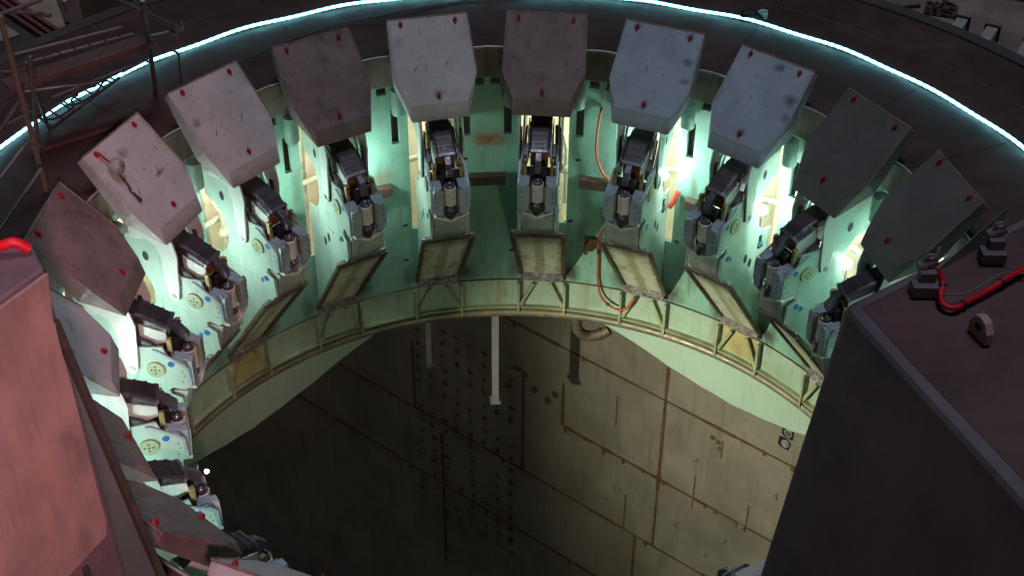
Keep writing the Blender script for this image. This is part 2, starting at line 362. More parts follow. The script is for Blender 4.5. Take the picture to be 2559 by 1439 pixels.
# lower leg skirt with four scalloped dips
def legz(kk):
    d = (kk-5.5) % 5
    d = min(d, 5-d)
    pts = ((0, -5.2), (.9, -5.2), (1.0, -5.34), (1.8, -6.04), (2.15, -6.22), (2.5, -6.30))
    for (a, za), (c, zc) in zip(pts, pts[1:]):
        if a <= d <= c: return za+(zc-za)*(d-a)/(c-a)
    return -6.3
vs = []; n = 400
for i in range(n):
    kk = i*20/n; z = legz(kk)
    for r, zz in ((5.96, -5.2), (5.96, z-.02), (6.10, z-.02), (6.10, -5.2)): vs.append(cyl(kk, r, 0, zz))
b = MB(); b.add(vs, [(i*4+q, i*4+(q+1) % 4, ((i+1) % n)*4+(q+1) % 4, ((i+1) % n)*4+q) for i in range(n) for q in range(4)]); b.build('leg_skirt', M['leg'], mount)
# rust stains, small holes and brown shelf angles on the wall
def wall_disc(mb, k, t, z, rt, rz, off=.004, mi=0, seed=0, jag=.0):
    rnd = random.Random(seed); n = 16
    mb.add([cyl(k+0, RW-off, 0, 0)*0+curve(k, t+rt*math.cos(2*PI*i/n)*(1+jag*rnd.uniform(-1, 1)), z+rz*math.sin(2*PI*i/n)*(1+jag*rnd.uniform(-1, 1)), RW-off) for i in range(n)], [tuple(range(n))], mi)
def curve(k, t, z, r):
    a = ang(k)-t/RW; return Vector((-math.sin(a)*r, math.cos(a)*r, z))
for k in range(0, 13):
    for t, z in ((-.50, -3.25), (-.50, -3.98), (.52, -3.30), (.56, -2.05), (-.56, -1.02)):
        if random.random() < .8: b = MB(); wall_disc(b, k, t+random.uniform(-.03, .03), z, .045, .03, seed=k*7, jag=.3); b.build('bolt_hole', M['black'], mount)
for k in (5.5, 4.5, 6.5, 3.5, 7.5, 2.5, 8.5):
    w = .30 if k != 6.5 else .2
    b = MB(); q = [curve(k, -w, -2.34, 5.95), curve(k, w, -2.34, 5.95), curve(k, w, -2.34, 5.80), curve(k, -w, -2.34, 5.80)]
    b.hull(q, [p-Vector((0, 0, .03)) for p in q])
    q = [curve(k, -w, -2.37, 5.83), curve(k, w, -2.37, 5.83), curve(k, w, -2.37, 5.80), curve(k, -w, -2.37, 5.80)]
    b.hull(q, [p-Vector((0, 0, .14)) for p in q]); b.build('shelf_angle', M['brown'], mount)
# hinge barrels (one each side of every hood)
for k in range(-1, 14):
    for t in (-.55, .55):
        b = MB(); b.tube([cyl(k, 5.76, t, -.50), cyl(k, 5.76, t, -.92)], .115, 14)
        b.ball(cyl(k, 5.76, t, -.92), .115, 14, 8, 0, (1, 1, .55)); b.build('hinge_barrel', M['mint'], mount)

# ------------------------------------------------------------------ hold-down clamps
def Lp(t, r, z): return (t, r-RW, z)
def rz(poly): return [(r-RW, z) for r, z in poly]
def make_clamp():
    root = empty('hold_down_clamp')
    side = [(5.20, -1.0), (5.0, -1.34), (4.66, -1.32), (4.60, -1.52), (4.45, -1.53), (4.38, -1.62), (4.36, -1.95), (4.44, -2.05), (4.60, -2.02), (4.66, -2.06),
            (4.62, -2.16), (4.50, -2.20), (4.50, -2.48), (4.68, -2.74), (5.84, -4.33), (5.945, -4.33), (5.945, -2.30), (5.74, -2.27), (5.58, -2.12), (5.50, -1.93), (5.48, -1.72), (5.54, -1.52), (5.70, -1.35), (5.945, -1.27), (5.945, -.72), (5.62, -.52), (5.40, -.62)]
    for s in (-1, 1):
        b = MB(); b.prism_x(rz(side), s*.265, s*.295); sp = b.build('side_plate', M['side'], root, .004)
        b = MB(); b.tube([(s*.29, 4.80-RW, -1.70), (s*.325, 4.80-RW, -1.70)], .125, 28, 0)
        for i in range(5):
            a = 2*PI*i/4; rr = .055 if i < 4 else 0
            b.tube([(s*.32, 4.80-RW+rr*math.cos(a), -1.70+rr*math.sin(a)), (s*.327, 4.80-RW+rr*math.cos(a), -1.70+rr*math.sin(a))], .014, 8, 1)
        b.build('pivot_disc', [M['disc'], M['black']], sp)
        for r, z, rad in ((4.58, -1.605, .046), (4.66, -2.22, .046), (4.78, -2.33, .046)):
            b = MB(); b.tube([(s*.29, r-RW, z), (s*.335 if r == 4.66 else s*.302, r-RW, z)], rad, 16); b.build('blue_cap', M['bluecap'], sp)
        for r, z in ((4.44, -1.72), (4.42, -1.80), (4.46, -1.9), (5.40, -2.72), (5.25, -2.56), (5.53, -1.12)):
            rr = .012 if r < 5 else .07
            n = 14; b = MB(); b.add([(s*.2975, r-RW+rr*.75*math.cos(2*PI*i/n), z+rr*1.2*math.sin(2*PI*i/n)) for i in range(n)], [tuple(range(n))]); b.build('port_hole', M['black'], sp)
        b = MB(); b.prism_x(rz([(4.80, -1.36), (4.75, -1.36), (4.41, -1.57), (4.345, -1.64), (4.33, -1.97), (4.375, -1.97), (4.39, -1.66), (4.45, -1.60)]), s*.296, s*.318)
        b.build('edge_strip', M['cheek'], sp)
        b = MB(); b.prism_x(rz([(5.5, -2.36), (5.5, -2.40), (5.05, -2.36), (5.05, -2.32)]), s*.296, s*.306); b.build('seam_strip', M['side'], sp)
        b = MB(); b.prism_x(rz([(4.66, -2.10), (4.49, -2.17), (4.47, -2.5), (4.55, -2.5), (4.74, -2.36), (4.74, -2.2)]), s*.296, s*.322); b.build('foot_block', M['side'], root, .006)
        # dark strut
        b = MB(); b.prism_x(rz([(5.03, -1.20), (4.82, -1.30), (4.755, -1.37), (4.79, -1.46), (5.01, -1.42)]), s*.196, s*.262); b.build('strut', M['armour'], root, .006)
        b = MB(); b.prism_x(rz([(5.12, -.95), (5.06, -.95), (5.035, -1.40), (5.04, -1.74), (5.10, -1.72), (5.09, -1.35)]), s*.298, s*.325); b.build('dark_bar', M['armour'], root)
        b = MB(); b.prism_x(rz([(5.03, -1.02), (4.62, -1.16), (4.62, -1.31), (4.95, -1.40), (5.03, -1.38)]), s*.172, s*.190)
        b.prism_x(rz([(4.84, -1.07), (4.82, -1.08), (4.84, -1.36), (4.86, -1.36)]), s*.190, s*.194); b.build('arm_panel', M['armour_side'], root)
        b = MB(); b.prism_x(rz([(5.32, -.90), (4.97, -.98), (4.985, -1.40), (5.22, -1.46)]), s*.186, s*.202); b.build('skirt_flap', M['armour'], root)
        b = MB(); b.cbox((s*.215, 4.585-RW, -1.365), (.055, .07, .29), 0); b.tube([(s*.215, 4.55-RW, -1.27), (s*.215, 4.535-RW, -1.27)], .014, 8, 1); b.build('guide_block', [M['yellow'], M['black']], root, .005)
        # cheek
        q = [(.13, -1.60), (.17, -1.53), (.27, -1.55), (.29, -1.64), (.29, -1.90), (.255, -2.0), (.13, -2.02)]
        b = MB(); b.prism_y([(s*x, z) for x, z in q], 4.30-RW, 4.37-RW)
        for z in (-1.65, -1.75, -1.85): b.tube([(s*.245, 4.30-RW, z), (s*.245, 4.293-RW, z)], .011, 8, 1)
        ck = b.build('cheek_plate', [M['cheek'], M['black']], root, .006)
        b = MB(); b.prism_x(rz([(4.36, -1.53), (4.56, -1.50), (4.56, -1.60), (4.36, -1.60)]), s*.13, s*.262); b.build('shoulder', M['cheek'], ck, .005)
        b = MB(); b.cbox((s*.118, 4.335-RW, -1.72), (.020, .05, .30)); b.build('brass_liner', M['yellow'], ck)
        # pale lip
        b = MB(); b.bar(Lp(s*.26, 4.36, -2.02), Lp(s*.005, 4.37, -2.15), .13, .035); b.build('lip', M['lip'], root, .005)
    # armour cover
    path = [(5.50, -.78), (5.30, -.83), (5.10, -.885), (4.92, -.93), (4.76, -.995), (4.60, -1.085)]
    prof = [(-.170, -.16), (-.170, -.03), (-.155, .0), (-.12, .012), (.12, .012), (.155, .0), (.170, -.03), (.170, -.16)]
    def sweep(mb, pth, prof, grow=0, close=True):
        vs = []
        for i, (r, z) in enumerate(pth):
            a = pth[max(i-1, 0)]; c = pth[min(i+1, len(pth)-1)]
            d = Vector((c[0]-a[0], c[1]-a[1])).normalized(); nn = Vector((d.y, -d.x))
            if nn.y < 0: nn = -nn
            for x, h in prof:
                hh = h+(grow if h > -.1 else 0); xx = x*(1+grow/.17)
                vs.append((xx, r-RW+nn.x*hh, z+nn.y*hh))
        n = len(prof)
        inner = []
        for i in range(len(pth)):
            for j in range(n):
                p = vs[i*n+j]; x = prof[j][0]
                q = .88
                inner.append((p[0]*q, p[1], p[2]-(.02 if prof[j][1] > -.1 else 0)))
        o = len(vs)
        fs = []
        for i in range(len(pth)-1):
            for j in range(n-1):
                fs.append((i*n+j, i*n+j+1, (i+1)*n+j+1, (i+1)*n+j)); fs.append((o+i*n+j+1, o+i*n+j, o+(i+1)*n+j, o+(i+1)*n+j+1))
            for j in (0, n-1): fs.append((i*n+j, (i+1)*n+j, o+(i+1)*n+j, o+i*n+j))
        for i in (0, len(pth)-1):
            for j in range(n-1): fs.append((i*n+j, i*n+j+1, o+i*n+j+1, o+i*n+j))
        mb.add(vs+inner, fs)
    b = MB(); sweep(b, path, prof); cov = b.build('armour_cover', M['armour'], root, .004)
    def at(u):
        u *= len(path)-1; i = min(int(u), len(path)-2); f = u-i
        return (path[i][0]*(1-f)+path[i+1][0]*f, path[i][1]*(1-f)+path[i+1][1]*f)
    for u in (.36, .52, .68, .84):
        a = at(u-.012); c = at(u+.012); b = MB(); sweep(b, [a, c], prof, .009); b.build('rib', M['armour'], cov)
    a = at(.972); c = at(1.0); b = MB(); sweep(b, [a, (c[0]-.015, c[1]-.01)], prof, .010); b.build('end_frame', M['finger'], cov)
    b = MB(); b.box(Lp(-.14, 4.70, -1.42), Lp(.14, 4.76, -1.08)); b.build('rust_block', M['orange'], root, .01)
    b = MB(); b.prism_x(rz([(4.80, -1.06), (4.62, -1.07), (4.46, -1.17), (4.375, -1.28), (4.385, -1.37), (4.46, -1.37), (4.60, -1.21), (4.80, -1.20)]), -.048, .048); b.build('finger', M['finger'], root, .008)
    b = MB(); b.box(Lp(-.13, 4.50, -2.05), Lp(.13, 4.56, -1.33)); b.box(Lp(-.262, 4.58, -2.0), Lp(.262, 4.70, -1.43)); b.build('recess_shade_back', M['black'], root)  # black boxes put the cavity's shade into colour
    # cylinder
    b = MB(); n = 6; cx = 4.42
    ring = [(.108*math.sin(2*PI*i/n), cx-RW-.108*math.cos(2*PI*i/n)) for i in range(n)]
    b.hull([(x, y, -1.555) for x, y in ring], [(x, y, -1.875) for x, y in ring]); hx = b.build('hex_cylinder', M['hexm'], root, .006)
    b = MB(); p0 = Vector((*ring[5], 0)); p1 = Vector((*ring[0], 0)); d = p1-p0; nrm = Vector((d.y, -d.x, 0)).normalized()
    if nrm.y > 0: nrm = -nrm
    for (u0, u1, z0, z1) in ((.14, .17, -1.60, -1.83), (.83, .86, -1.60, -1.83), (.40, .60, -1.66, -1.672)):
        q = [p0+d*u0, p0+d*u1]; e = nrm*.002
        b.add([tuple(q[0]+e+Vector((0, 0, z0))), tuple(q[1]+e+Vector((0, 0, z0))), tuple(q[1]+e+Vector((0, 0, z1))), tuple(q[0]+e+Vector((0, 0, z1)))], [(0, 1, 2, 3)])
    b.build('stamped_marking', M['ink'], hx)
    b = MB(); b.ball(Lp(0, 4.42, -1.53), .086, 24, 14); b.build('ball_joint', M['darkchrome'], root)
    b = MB(); b.ball(Lp(0, 4.40, -1.945), .088, 24, 14); b.build('ball_joint', M['darkchrome'], root)
    b = MB(); b.prism_y([(-.15, -1.93), (.15, -1.93), (.14, -2.04), (.05, -2.13), (-.05, -2.13), (-.14, -2.04)], 4.43-RW, 4.52-RW); b.build('cup', M['armour'], root, .01)
    # lower front body
    b = MB(); b.hull([Lp(-.255, 4.42, -2.10), Lp(.255, 4.42, -2.10), Lp(.26, 4.70, -2.10), Lp(-.26, 4.70, -2.10)], [Lp(-.255, 4.50, -2.50), Lp(.255, 4.50, -2.50), Lp(.26, 4.72, -2.50), Lp(-.26, 4.72, -2.50)])
    b.hull([Lp(-.25, 4.52, -2.50), Lp(.25, 4.52, -2.50), Lp(.26, 4.72, -2.50), Lp(-.26, 4.72, -2.50)], [Lp(-.25, 4.64, -2.70), Lp(.25, 4.64, -2.70), Lp(.26, 4.76, -2.72), Lp(-.26, 4.76, -2.72)])
    for x in (-.12, .14): b.bar(Lp(x, 4.425, -2.16), Lp(x, 4.498, -2.49), .012, .012)
    b.build('front_body', M['body'], root, .005)
    b = MB(); b.box(Lp(-.11, 4.95, -2.3), Lp(.11, 5.30, -1.12)); b.build('core_web', M['side'], root, .01)
    return root
HOODS = {
 -3: ('pale', 'pale grey clamp hood cut off by the bottom edge beside the dark shroud', 'bottom edge beside the dark shroud'),
 0: ('slate', '', ''),
 1: ('slate', 'dark slate clamp hood just behind the dark shroud with the red hose', 'rightmost dark slate hood'),
 2: ('slate', 'charcoal clamp hood with a scuffed lower lip, right of the cool-light-tinted pair', 'charcoal hood with the scuffed lip'),
 3: ('blue', 'cool-light-tinted clamp hood with dark paint patches by its right edge, beside the charcoal hood', 'cool-light-tinted hood beside the charcoal hood'),
 4: ('blue', 'cool-light-tinted clamp hood directly right of the dark hood at the top centre', 'cool-light-tinted hood next to the dark top centre hood'),
 5: ('dark', 'dark brown-grey clamp hood facing squarely forward at the top centre of the ring', 'dark hood at the top centre'),
 6: ('pale', 'pale grey clamp hood directly left of the dark hood at the top centre', 'pale hood left of the top centre'),
 7: ('dark', 'reddish brown clamp hood between two pale grey hoods, left of the top centre', 'reddish brown hood left of the top centre'),
 8: ('pale', 'clean pale grey clamp hood between the reddish brown hood and the one carrying a sling', 'clean pale hood beside the sling one'),
 9: ('pale', 'pale grey clamp hood with a round weight and wire sling lying on it', 'pale hood that carries the wire sling'),
 10: ('dark', 'dark mauve-brown clamp hood just above the pink-lit shroud', 'dark mauve hood above the pink-lit shroud'),
 11: ('pale', 'pale grey clamp hood half hidden behind the pink-lit shroud plate', 'pale hood half hidden by the pink-lit shroud'),
 12: ('dark', 'brown-grey clamp hood mostly hidden behind the brown flange of the shroud', 'brown hood mostly hidden by the shroud flange'),
 13: ('dark', 'dark brown clamp hood seen edge-on with a rusty rim, low on the left', 'dark hood seen edge-on low on the left'),
 14: ('pale', 'pale grey clamp hood at the bottom edge of the picture, left of the pit', 'pale hood at the bottom edge'),
}
KS = [k for k in sorted(HOODS) if k != 0]+[0]
HOODS[0] = ('slate', 'slate clamp hood hidden largely behind the dark shroud on the right', 'hood behind the dark shroud')
proto = make_clamp(); first = True
for k in KS:
    o = proto if first else copy_tree(proto); first = False
    place(o, k)
    rk = random.Random(k+40)
    for q in range(2):
        sx = (-1, 1)[q]; t0 = sx*rk.uniform(.21, .25)
        pts = [Lp(t0, 5.22+rk.uniform(-.05, .05), -.98), Lp(t0*1.05, 5.08+rk.uniform(-.04, .04), -1.18), Lp(t0*1.08, 4.98+rk.uniform(-.05, .05), -1.33-rk.uniform(0, .06)), Lp(t0*1.05, 4.80, -1.42-rk.uniform(0, .06))]
        out = []
        P = [Vector(p) for p in pts]
        for i in range(3):
            for j in range(5):
                u = j/5; p0 = P[max(i-1, 0)]; p1 = P[i]; p2 = P[i+1]; p3 = P[min(i+2, 3)]
                out.append(.5*((2*p1)+(p2-p0)*u+(2*p0-5*p1+4*p2-p3)*u*u+(3*p1-p0-3*p2+p3)*u*u*u))
        out.append(P[-1])
        b = MB(); b.tube(out, rk.choice((.008, .011, .013)), 6); b.build('control_cable', M[rk.choice(('armour', 'black', 'cable'))], o)
    tag(o, 'ribbed clamp under the '+HOODS[k][2], 'clamp', 'hold-down clamps round the ring')

# ------------------------------------------------------------------ hoods
def make_hood(mt):
    root = empty('clamp_hood')
    T = (.635, 5.99, .589); Lh = (.650, 5.33, -.106); Rg = (.450, 5.055, -.425); B = (.458, 4.994, -.685)
    b = MB()
    def q(p, s): return (s*p[0], p[1]-RW, p[2])
    top = [q(T, -1), q(T, 1), q(Lh, 1), q(Rg, 1), q(Rg, -1), q(Lh, -1)]
    nrm = (Vector(top[1])-Vector(top[0])).cross(Vector(top[5])-Vector(top[0])).normalized()
    if nrm.z < 0: nrm = -nrm
    th = .035
    # outer skin, with rear skirt, side skirts and lower lip; the inner skin is offset below it
    drop = nrm*.16
    v = [q(T, -1), q(T, 1), q(Lh, 1), q(Lh, -1), q(Rg, 1), q(Rg, -1), q(B, 1), q(B, -1)]
    dn = [Vector(p)-drop for p in (q(T, -1), q(T, 1))]
    Ld = [Vector(q(Lh, s))-nrm*.24+Vector((0, 0, -.06)) for s in (-1, 1)]
    vs = v+[dn[0], dn[1], Ld[0], Ld[1]]       # 8 TL- 9 TR- 10 L- 11 R-
    fs = [(0, 1, 2, 3), (3, 2, 4, 5), (5, 4, 6, 7), (3, 5, 7, 10), (2, 11, 6, 4), (0, 3, 10, 8), (1, 9, 11, 2), (0, 8, 9, 1)]
    b.add(vs, fs)
    cover = b.build('cover_plate', [mt, M['hood_edge']], root)
    so = cover.modifiers.new('thickness', 'SOLIDIFY'); so.thickness = .03; so.offset = -1; so.material_offset_rim = 1
    bv = cover.modifiers.new('bevel', 'BEVEL'); bv.width = .012; bv.segments = 2; bv.limit_method = 'ANGLE'; bv.angle_limit = .2
    b = MB(); b.tube([q((T[0], T[1]+.008, T[2]+.0), -1), q((T[0], T[1]+.008, T[2]), 1)], .013, 6); b.tube([q((T[0]+.004, T[1], T[2]), 1), q((Lh[0]+.004, Lh[1], Lh[2]), 1)], .011, 6); b.build('weld_edge', M['hood_edge'], root)
    for x, y, z in ((-.43, 5.93, .535), (.43, 5.92, .525), (0, 5.13, -.32)):
        c = Vector((x, y-RW, z)); up = nrm
        d = (Vector(top[5])-Vector(top[0])).normalized()
        b = MB(); pts = [c-d*.036, c-d*.035+up*.018, c-d*.02+up*.034, c+d*.02+up*.034, c+d*.035+up*.018, c+d*.036]
        b.tube(pts, .014, 8); b.tube([c-up*.005, c+up*.016], .034, 12); b.build('lifting_lug', M['lugred'], root)
    if mt == M['hood_dark']:
        for s in (-1, 1):
            b = MB(); e = nrm*.008; k0 = [Vector(q((.50, T[1]-.10, T[2]-.105), s)), Vector(q((.59, T[1]-.10, T[2]-.105), s)), Vector(q((.60, Lh[1]+.05, Lh[2]+.053), s)), Vector(q((.51, Lh[1]+.05, Lh[2]+.053), s))]
            b.hull([p+e for p in k0], [p-e for p in k0]); b.build('side_band', mt, root, .003)
    for s in (-1, 1):
        poly = [(5.50, -.40), (5.05, -.60), (4.985, -.75), (4.945, -.95), (4.965, -1.15), (4.99, -1.45), (5.02, -1.70), (5.10, -1.79), (5.18, -1.72), (5.22, -1.40), (5.215, -1.05), (5.29, -.84), (5.42, -.76), (5.58, -.80), (5.70, -.80), (5.70, -.45)]
        b = MB(); b.prism_x(rz(poly), s*.325, s*.352); ha = b.build('hood_arm', M['armour_side'], root, .004)
        b = MB(); b.tube([(s*.35, 5.11-RW, -1.68), (s*.365, 5.11-RW, -1.68)], .05, 16); b.tube([(s*.364, 5.11-RW, -1.68), (s*.372, 5.11-RW, -1.68)], .028, 10); b.build('bolt', M['rimwire'], ha)
    return root
hp = {}
for k in KS:
    kind = HOODS[k][0]
    if kind not in hp: hp[kind] = o = make_hood(M['hood_'+kind])
    else: o = copy_tree(hp[kind])
    rk = random.Random(k+90); n0 = Vector((0, -.725, .689)); sd = Vector((0, -.689, -.725))
    for q in range(5):
        x = rk.uniform(-.5, .5); v_ = rk.uniform(.12, .85); c = Vector((x, 5.99-RW, .589))+sd*v_+n0*.0025; a = rk.gauss(0, .5); l = rk.uniform(.05, .2); w = rk.uniform(.003, .009)
        d = Vector((math.sin(a), 0, 0))+sd*math.cos(a); e = n0.cross(d).normalized()
        b = MB(); b.add([c-d*l/2, c-d*l*.1+e*w, c+d*l/2+e*w*.3, c+d*l*.2-e*w], [(0, 1, 2, 3)])
        b.build('scratch_mark', M[rk.choice(('smear', 'smear', 'hood_edge'))], o)
    place(o, k); tag(o, HOODS[k][1], 'hood', 'clamp hoods round the ring')
    o.rotation_euler[0] = random.uniform(-.004, .004)

# ------------------------------------------------------------------ deflector plates
def make_plate():
    root = empty('deflector_plate')
    ul, ur, lr, ll = [Vector(Lp(t, r, z)) for t, r, z in ((-.42, 4.66, -2.72), (.42, 4.66, -2.72), (.40, 5.87, -4.40), (-.36, 5.87, -4.40))]
    nr = (ur-ul).cross(ll-ul).normalized()
    if nr.z > 0: nr = -nr
    b = MB(); b.hull([p+nr*.0 for p in (ul, ur, lr, ll)], [p-nr*.05 for p in (ul, ur, lr, ll)]); b.build('face_plate', M['plate'], root)
    e = nr*.035
    for a, c, nm, mt, w in ((ul, ll, 'edge_bar', 'scorch', .07), (ur, lr, 'edge_bar', 'scorch', .07), (ul, ur, 'top_bar', 'scorch', .06)):
        b = MB(); b.bar(a+e*.5, c+e*.5, w, .05, 0, nr); b.build(nm, M[mt], root, .008)
    b = MB()
    n = 14; rnd = random.Random(5)
    for i in range(n):
        p = ul.lerp(ur, (i+.5)/n)+nr*.02+Vector((0, .02, .05)); b.ball(p, (.05 if abs(i-n/2+.5) > 2 else .025)*rnd.uniform(.5, 1.2), 8, 5, 0, (1.5, 1, .8))
    b.build('burnt_weld', M['slag'], root)
    b = MB(); dn = Vector((0, 0, -.12)); b.hull([ll+nr*.06, lr+nr*.06, lr-nr*.03, ll-nr*.03], [ll+nr*.06+dn, lr+nr*.06+dn, lr-nr*.03+dn, ll-nr*.03+dn]); b.build('bottom_bar', M['slag'], root, .008)
    return root
pp = make_plate(); first = True
for k in [x for x in KS if 0 <= x <= 11]:
    o = pp if first else copy_tree(pp); first = False
    place(o, k); tag(o, 'slanted burnt-edged plate far below the '+HOODS[k][2], 'deflector plate', 'deflector plates below the clamps')

# ------------------------------------------------------------------ work lights
def make_light():
    root = empty('work_light')
    b = MB(); b.cbox((0, 0, -.07), (.10, .07, .11), 1); b.cbox((0, 0, -.17), (.12, .10, .07), 0); b.cbox((0, 0, -.22), (.13, .12, .04), 1); b.build('battery', [M['teal'], M['black']], root, .006)
    b = MB(); b.tube([(0, 0, -.02), (0, 0, .40)], .014, 8); b.build('stem', M['scaf'], root)
    b = MB(); b.cbox((0, .03, .46), (.10, .06, .10)); b.build('lamp_head', M['black'], root, .008)
    b = MB(); b.ball((0, -.015, .46), .082, 24, 16); b.build('bulb', M['lampglow'], root)
    b = MB(); b.bar((.0, .0, -.26), (-.16, -.30, -.16), .12, .03); b.build('lit_edge_strip', M['lit_edge'], root, .005)  # strip of plate edge, its yellow lamplight put into the colour
    return root
LAMPC = (.82, 1.0, .95)
lp = make_light(); first = True
POW = {1: 70, 2: 140, 3: 105, 4: 80}
lightlab = {4: 'glaring battery work light beside the clamp right of the orange hose', 3: 'glaring battery work light, middle one of the three bright ones on the right', 2: 'glaring battery work light nearest the dark shroud, brightest of the three on the right'}
for k in (4, 3, 2):
    o = lp if first else copy_tree(lp); first = False
    place(o, k, 5.60); p = cyl(k, 5.64, .264, -2.30); o.location = p
    tag(o, lightlab[k], 'work light', 'battery work lights between the clamps')
    lamp('work_light_beam', 'POINT', cyl(k, 5.68, .19, -1.72), POW[k], LAMPC, .06)
    lamp('work_light_spill', 'POINT', cyl(k, 5.62, .37, -1.80), 7, LAMPC, .05)
for k in (1, 7, 8, 9, 10, 11, 12, 13): 
    o = copy_tree(lp); place(o, k, 5.60); o.location = cyl(k, 5.64, .264, -2.30)
    tag(o, 'battery light tucked under the '+HOODS[k][2], 'work light', 'battery work lights between the clamps')
    lamp('work_light_beam', 'POINT', cyl(k, 5.54, .37, -1.80), 48, LAMPC, .06)
for i in range(1, 14):
    lamp('room_light', 'POINT', cyl(i+.5, 6.75, 0, -1.6), 58, (1.0, .92, .74), .1)
# flood on the left under the deck, throwing light across the pit
fl = empty('pit_flood_light', (-4.08, -1.0, -2.55)); tag(fl, 'small glaring flood light at the left edge of the pit', 'flood light')
b = MB(); b.cbox((-.14, .02, .02), (.10, .12, .10)); b.bar((-.18, 0, 0), (-.9, -.25, -.1), .04, .04); b.build('housing', M['black'], fl, .01)
b = MB(); b.ball((0.03, 0, 0), .028, 24, 16); b.build('bulb', M['lampglow'], fl)
lamp('pit_flood_beam', 'SPOT', (-3.90, -1.0, -2.55), 5200, (1.0, .95, .70), .06, aim=(6.2, 6.0, -9.4), angle=66, blend=1.0)
lamp('pit_flood_glow', 'POINT', (-3.97, -1.0, -2.55), 15, (1.0, 1.0, .9), .04)
lamp('lower_fill_spot', 'SPOT', (1.6, -5.2, -3.4), 360, (1.0, .92, .66), .12, aim=(-1.3, 6.0, -4.3), angle=62, blend=.7)  # unseen spot added to brighten the lower wall and skirt

# ------------------------------------------------------------------ LED strip on the deck
led = empty('led_strip'); tag(led, 'bright cyan-white LED light strip curving across the dark deck', 'light strip')
b = MB(); c = MB(); n = 520
pts = []
for i in range(n):
    kk = -1+13.5*i/(n-1); r = 7.81+.018*math.sin(kk*2.3)+.006*math.sin(kk*7.1+1)
    pts.append(cyl(kk, r, 0, .045+.012*math.sin(kk*9)))
b.tube(pts, [.028 if i % 2 else .022 for i in range(n)], 8); b.build('light_tube', M['led'], led)
jb = empty('cable_box', (3.80, 6.98, 0)); tag(jb, 'black cable lump sitting on the light strip with a small bracket', 'cable box')
b = MB(); b.ball((0, 0, .07), .17, 14, 8, 0, (1.1, .7, .55)); b.ball((.1, -.06, .05), .11, 12, 7, 0, (1.2, .7, .5)); b.build('cover', M['black'], jb)
b = MB(); b.box((.15, .0, .0), (.30, .05, .12)); b.tube([(.1, 0, .1), (.2, .02, .16), (.3, .02, .14)], .015, 6); b.build('bracket', M['rimwire'], jb)
o = MB()
o.tube([cyl(7.9-.33*i, 6.75+.12*i+.05*math.sin(i*2.1), 0, .012) for i in range(12)], .009, 5); tag(o.build('loose_cable', M['deck_side']), 'thin dark cable lying on the deck left of the top', 'cable')

# ------------------------------------------------------------------ sling on the pale hood
sl = empty('wire_sling'); tag(sl, 'round grey weight with a knotted wire sling lying on a pale hood', 'sling')
nz = Vector((0, -.72, .69))
def hp9(t, r, z, lift=.0):
    return cyl(9, r-lift*.72, t, z+lift*.69)
b = MB(); b.ball(hp9(-.382, 5.73, .316, .09), .115, 20, 12); w = b.build('weight', M['body'], sl)
b = MB(); b.ball(hp9(-.375, 5.70, .316, .175), .04, 12, 8); b.build('orange_cap', M['orange'], w)
b = MB(); b.tube([hp9(*p) for p in ((-.43, 5.93, .535, .05), (-.41, 5.86, .46, .05), (-.385, 5.80, .38, .06))], .018, 8); b.build('shackle', M['lugred'], sl)
b = MB(); b.tube([hp9(*p) for p in ((-.385, 5.66, .24, .03), (-.383, 5.60, .18, .025), (-.385, 5.53, .10, .02), (-.43, 5.485, .06, .02), (-.415, 5.44, .01, .02), (-.40, 5.40, -.03, .02), (-.385, 5.36, -.07, .02), (-.41, 5.345, -.09, .02), (-.435, 5.37, -.06, .02), (-.415, 5.42, -.01, .02))], .014, 8)
for p in ((-.384, 5.60, .18, .025), (-.41, 5.50, .08, .02), (-.415, 5.44, .01, .02)): b.ball(hp9(*p), .024, 8, 6)
b.build('wire_rope', M['armour'], sl)

# ------------------------------------------------------------------ orange hose on the wall
hs = [(4.49, -.96, 5.92), (4.51, -1.23, 5.86), (4.52, -1.76, 5.84), (4.46, -2.14, 5.84), (4.36, -2.33, 5.80), (4.33, -2.75, 5.86), (4.38, -3.21, 5.90), (4.46, -3.52, 5.90), (4.455, -3.96, 5.90), (4.445, -4.49, 5.88), (4.39, -4.80, 5.84), (4.24, -4.95, 5.80), (4.13, -4.85, 5.80), (4.07, -4.62, 5.84)]
def spline(pts, m=6):
    P = [Vector(p) for p in pts]; out = []
    for i in range(len(P)-1):
        p0 = P[max(i-1, 0)]; p1 = P[i]; p2 = P[i+1]; p3 = P[min(i+2, len(P)-1)]
        for j in range(m):
            t = j/m; out.append(.5*((2*p1)+(p2-p0)*t+(2*p0-5*p1+4*p2-p3)*t*t+(3*p1-p0-3*p2+p3)*t*t*t))
    out.append(P[-1]); return out
b = MB(); sp_ = spline([cyl(k, r, 0, z) for k, z, r in hs]); b.tube(sp_, .020, 10); ho = b.build('hose', M['hoseorange'])
for i in (1, 46, 62):
    b = MB(); b.tube([sp_[i], sp_[i+1]], .030, 10); b.build('clip', M['ink'], ho)
tag(ho, 'thin orange-red hose hanging down the green wall past the third clamp from right of centre', 'hose')
b = MB(); q = [curve(4.55, t, z, RW-.004) for t, z in ((-.10, -3.55), (.10, -3.55), (.10, -3.85), (-.10, -3.85))]
jx = empty('valve_block', curve(4.55, 0, -3.7, 5.93)); tag(jx, 'small rusty valve block on the wall beside the orange hose', 'valve')
b = MB(); b.cbox((0, -.05, 0), (.16, .10, .22)); b.cbox((.02, -.09, .12), (.22, .06, .05)); b.cbox((-.06, -.08, -.13), (.06, .06, .1)); b.build('block', M['brown'], jx, .008)
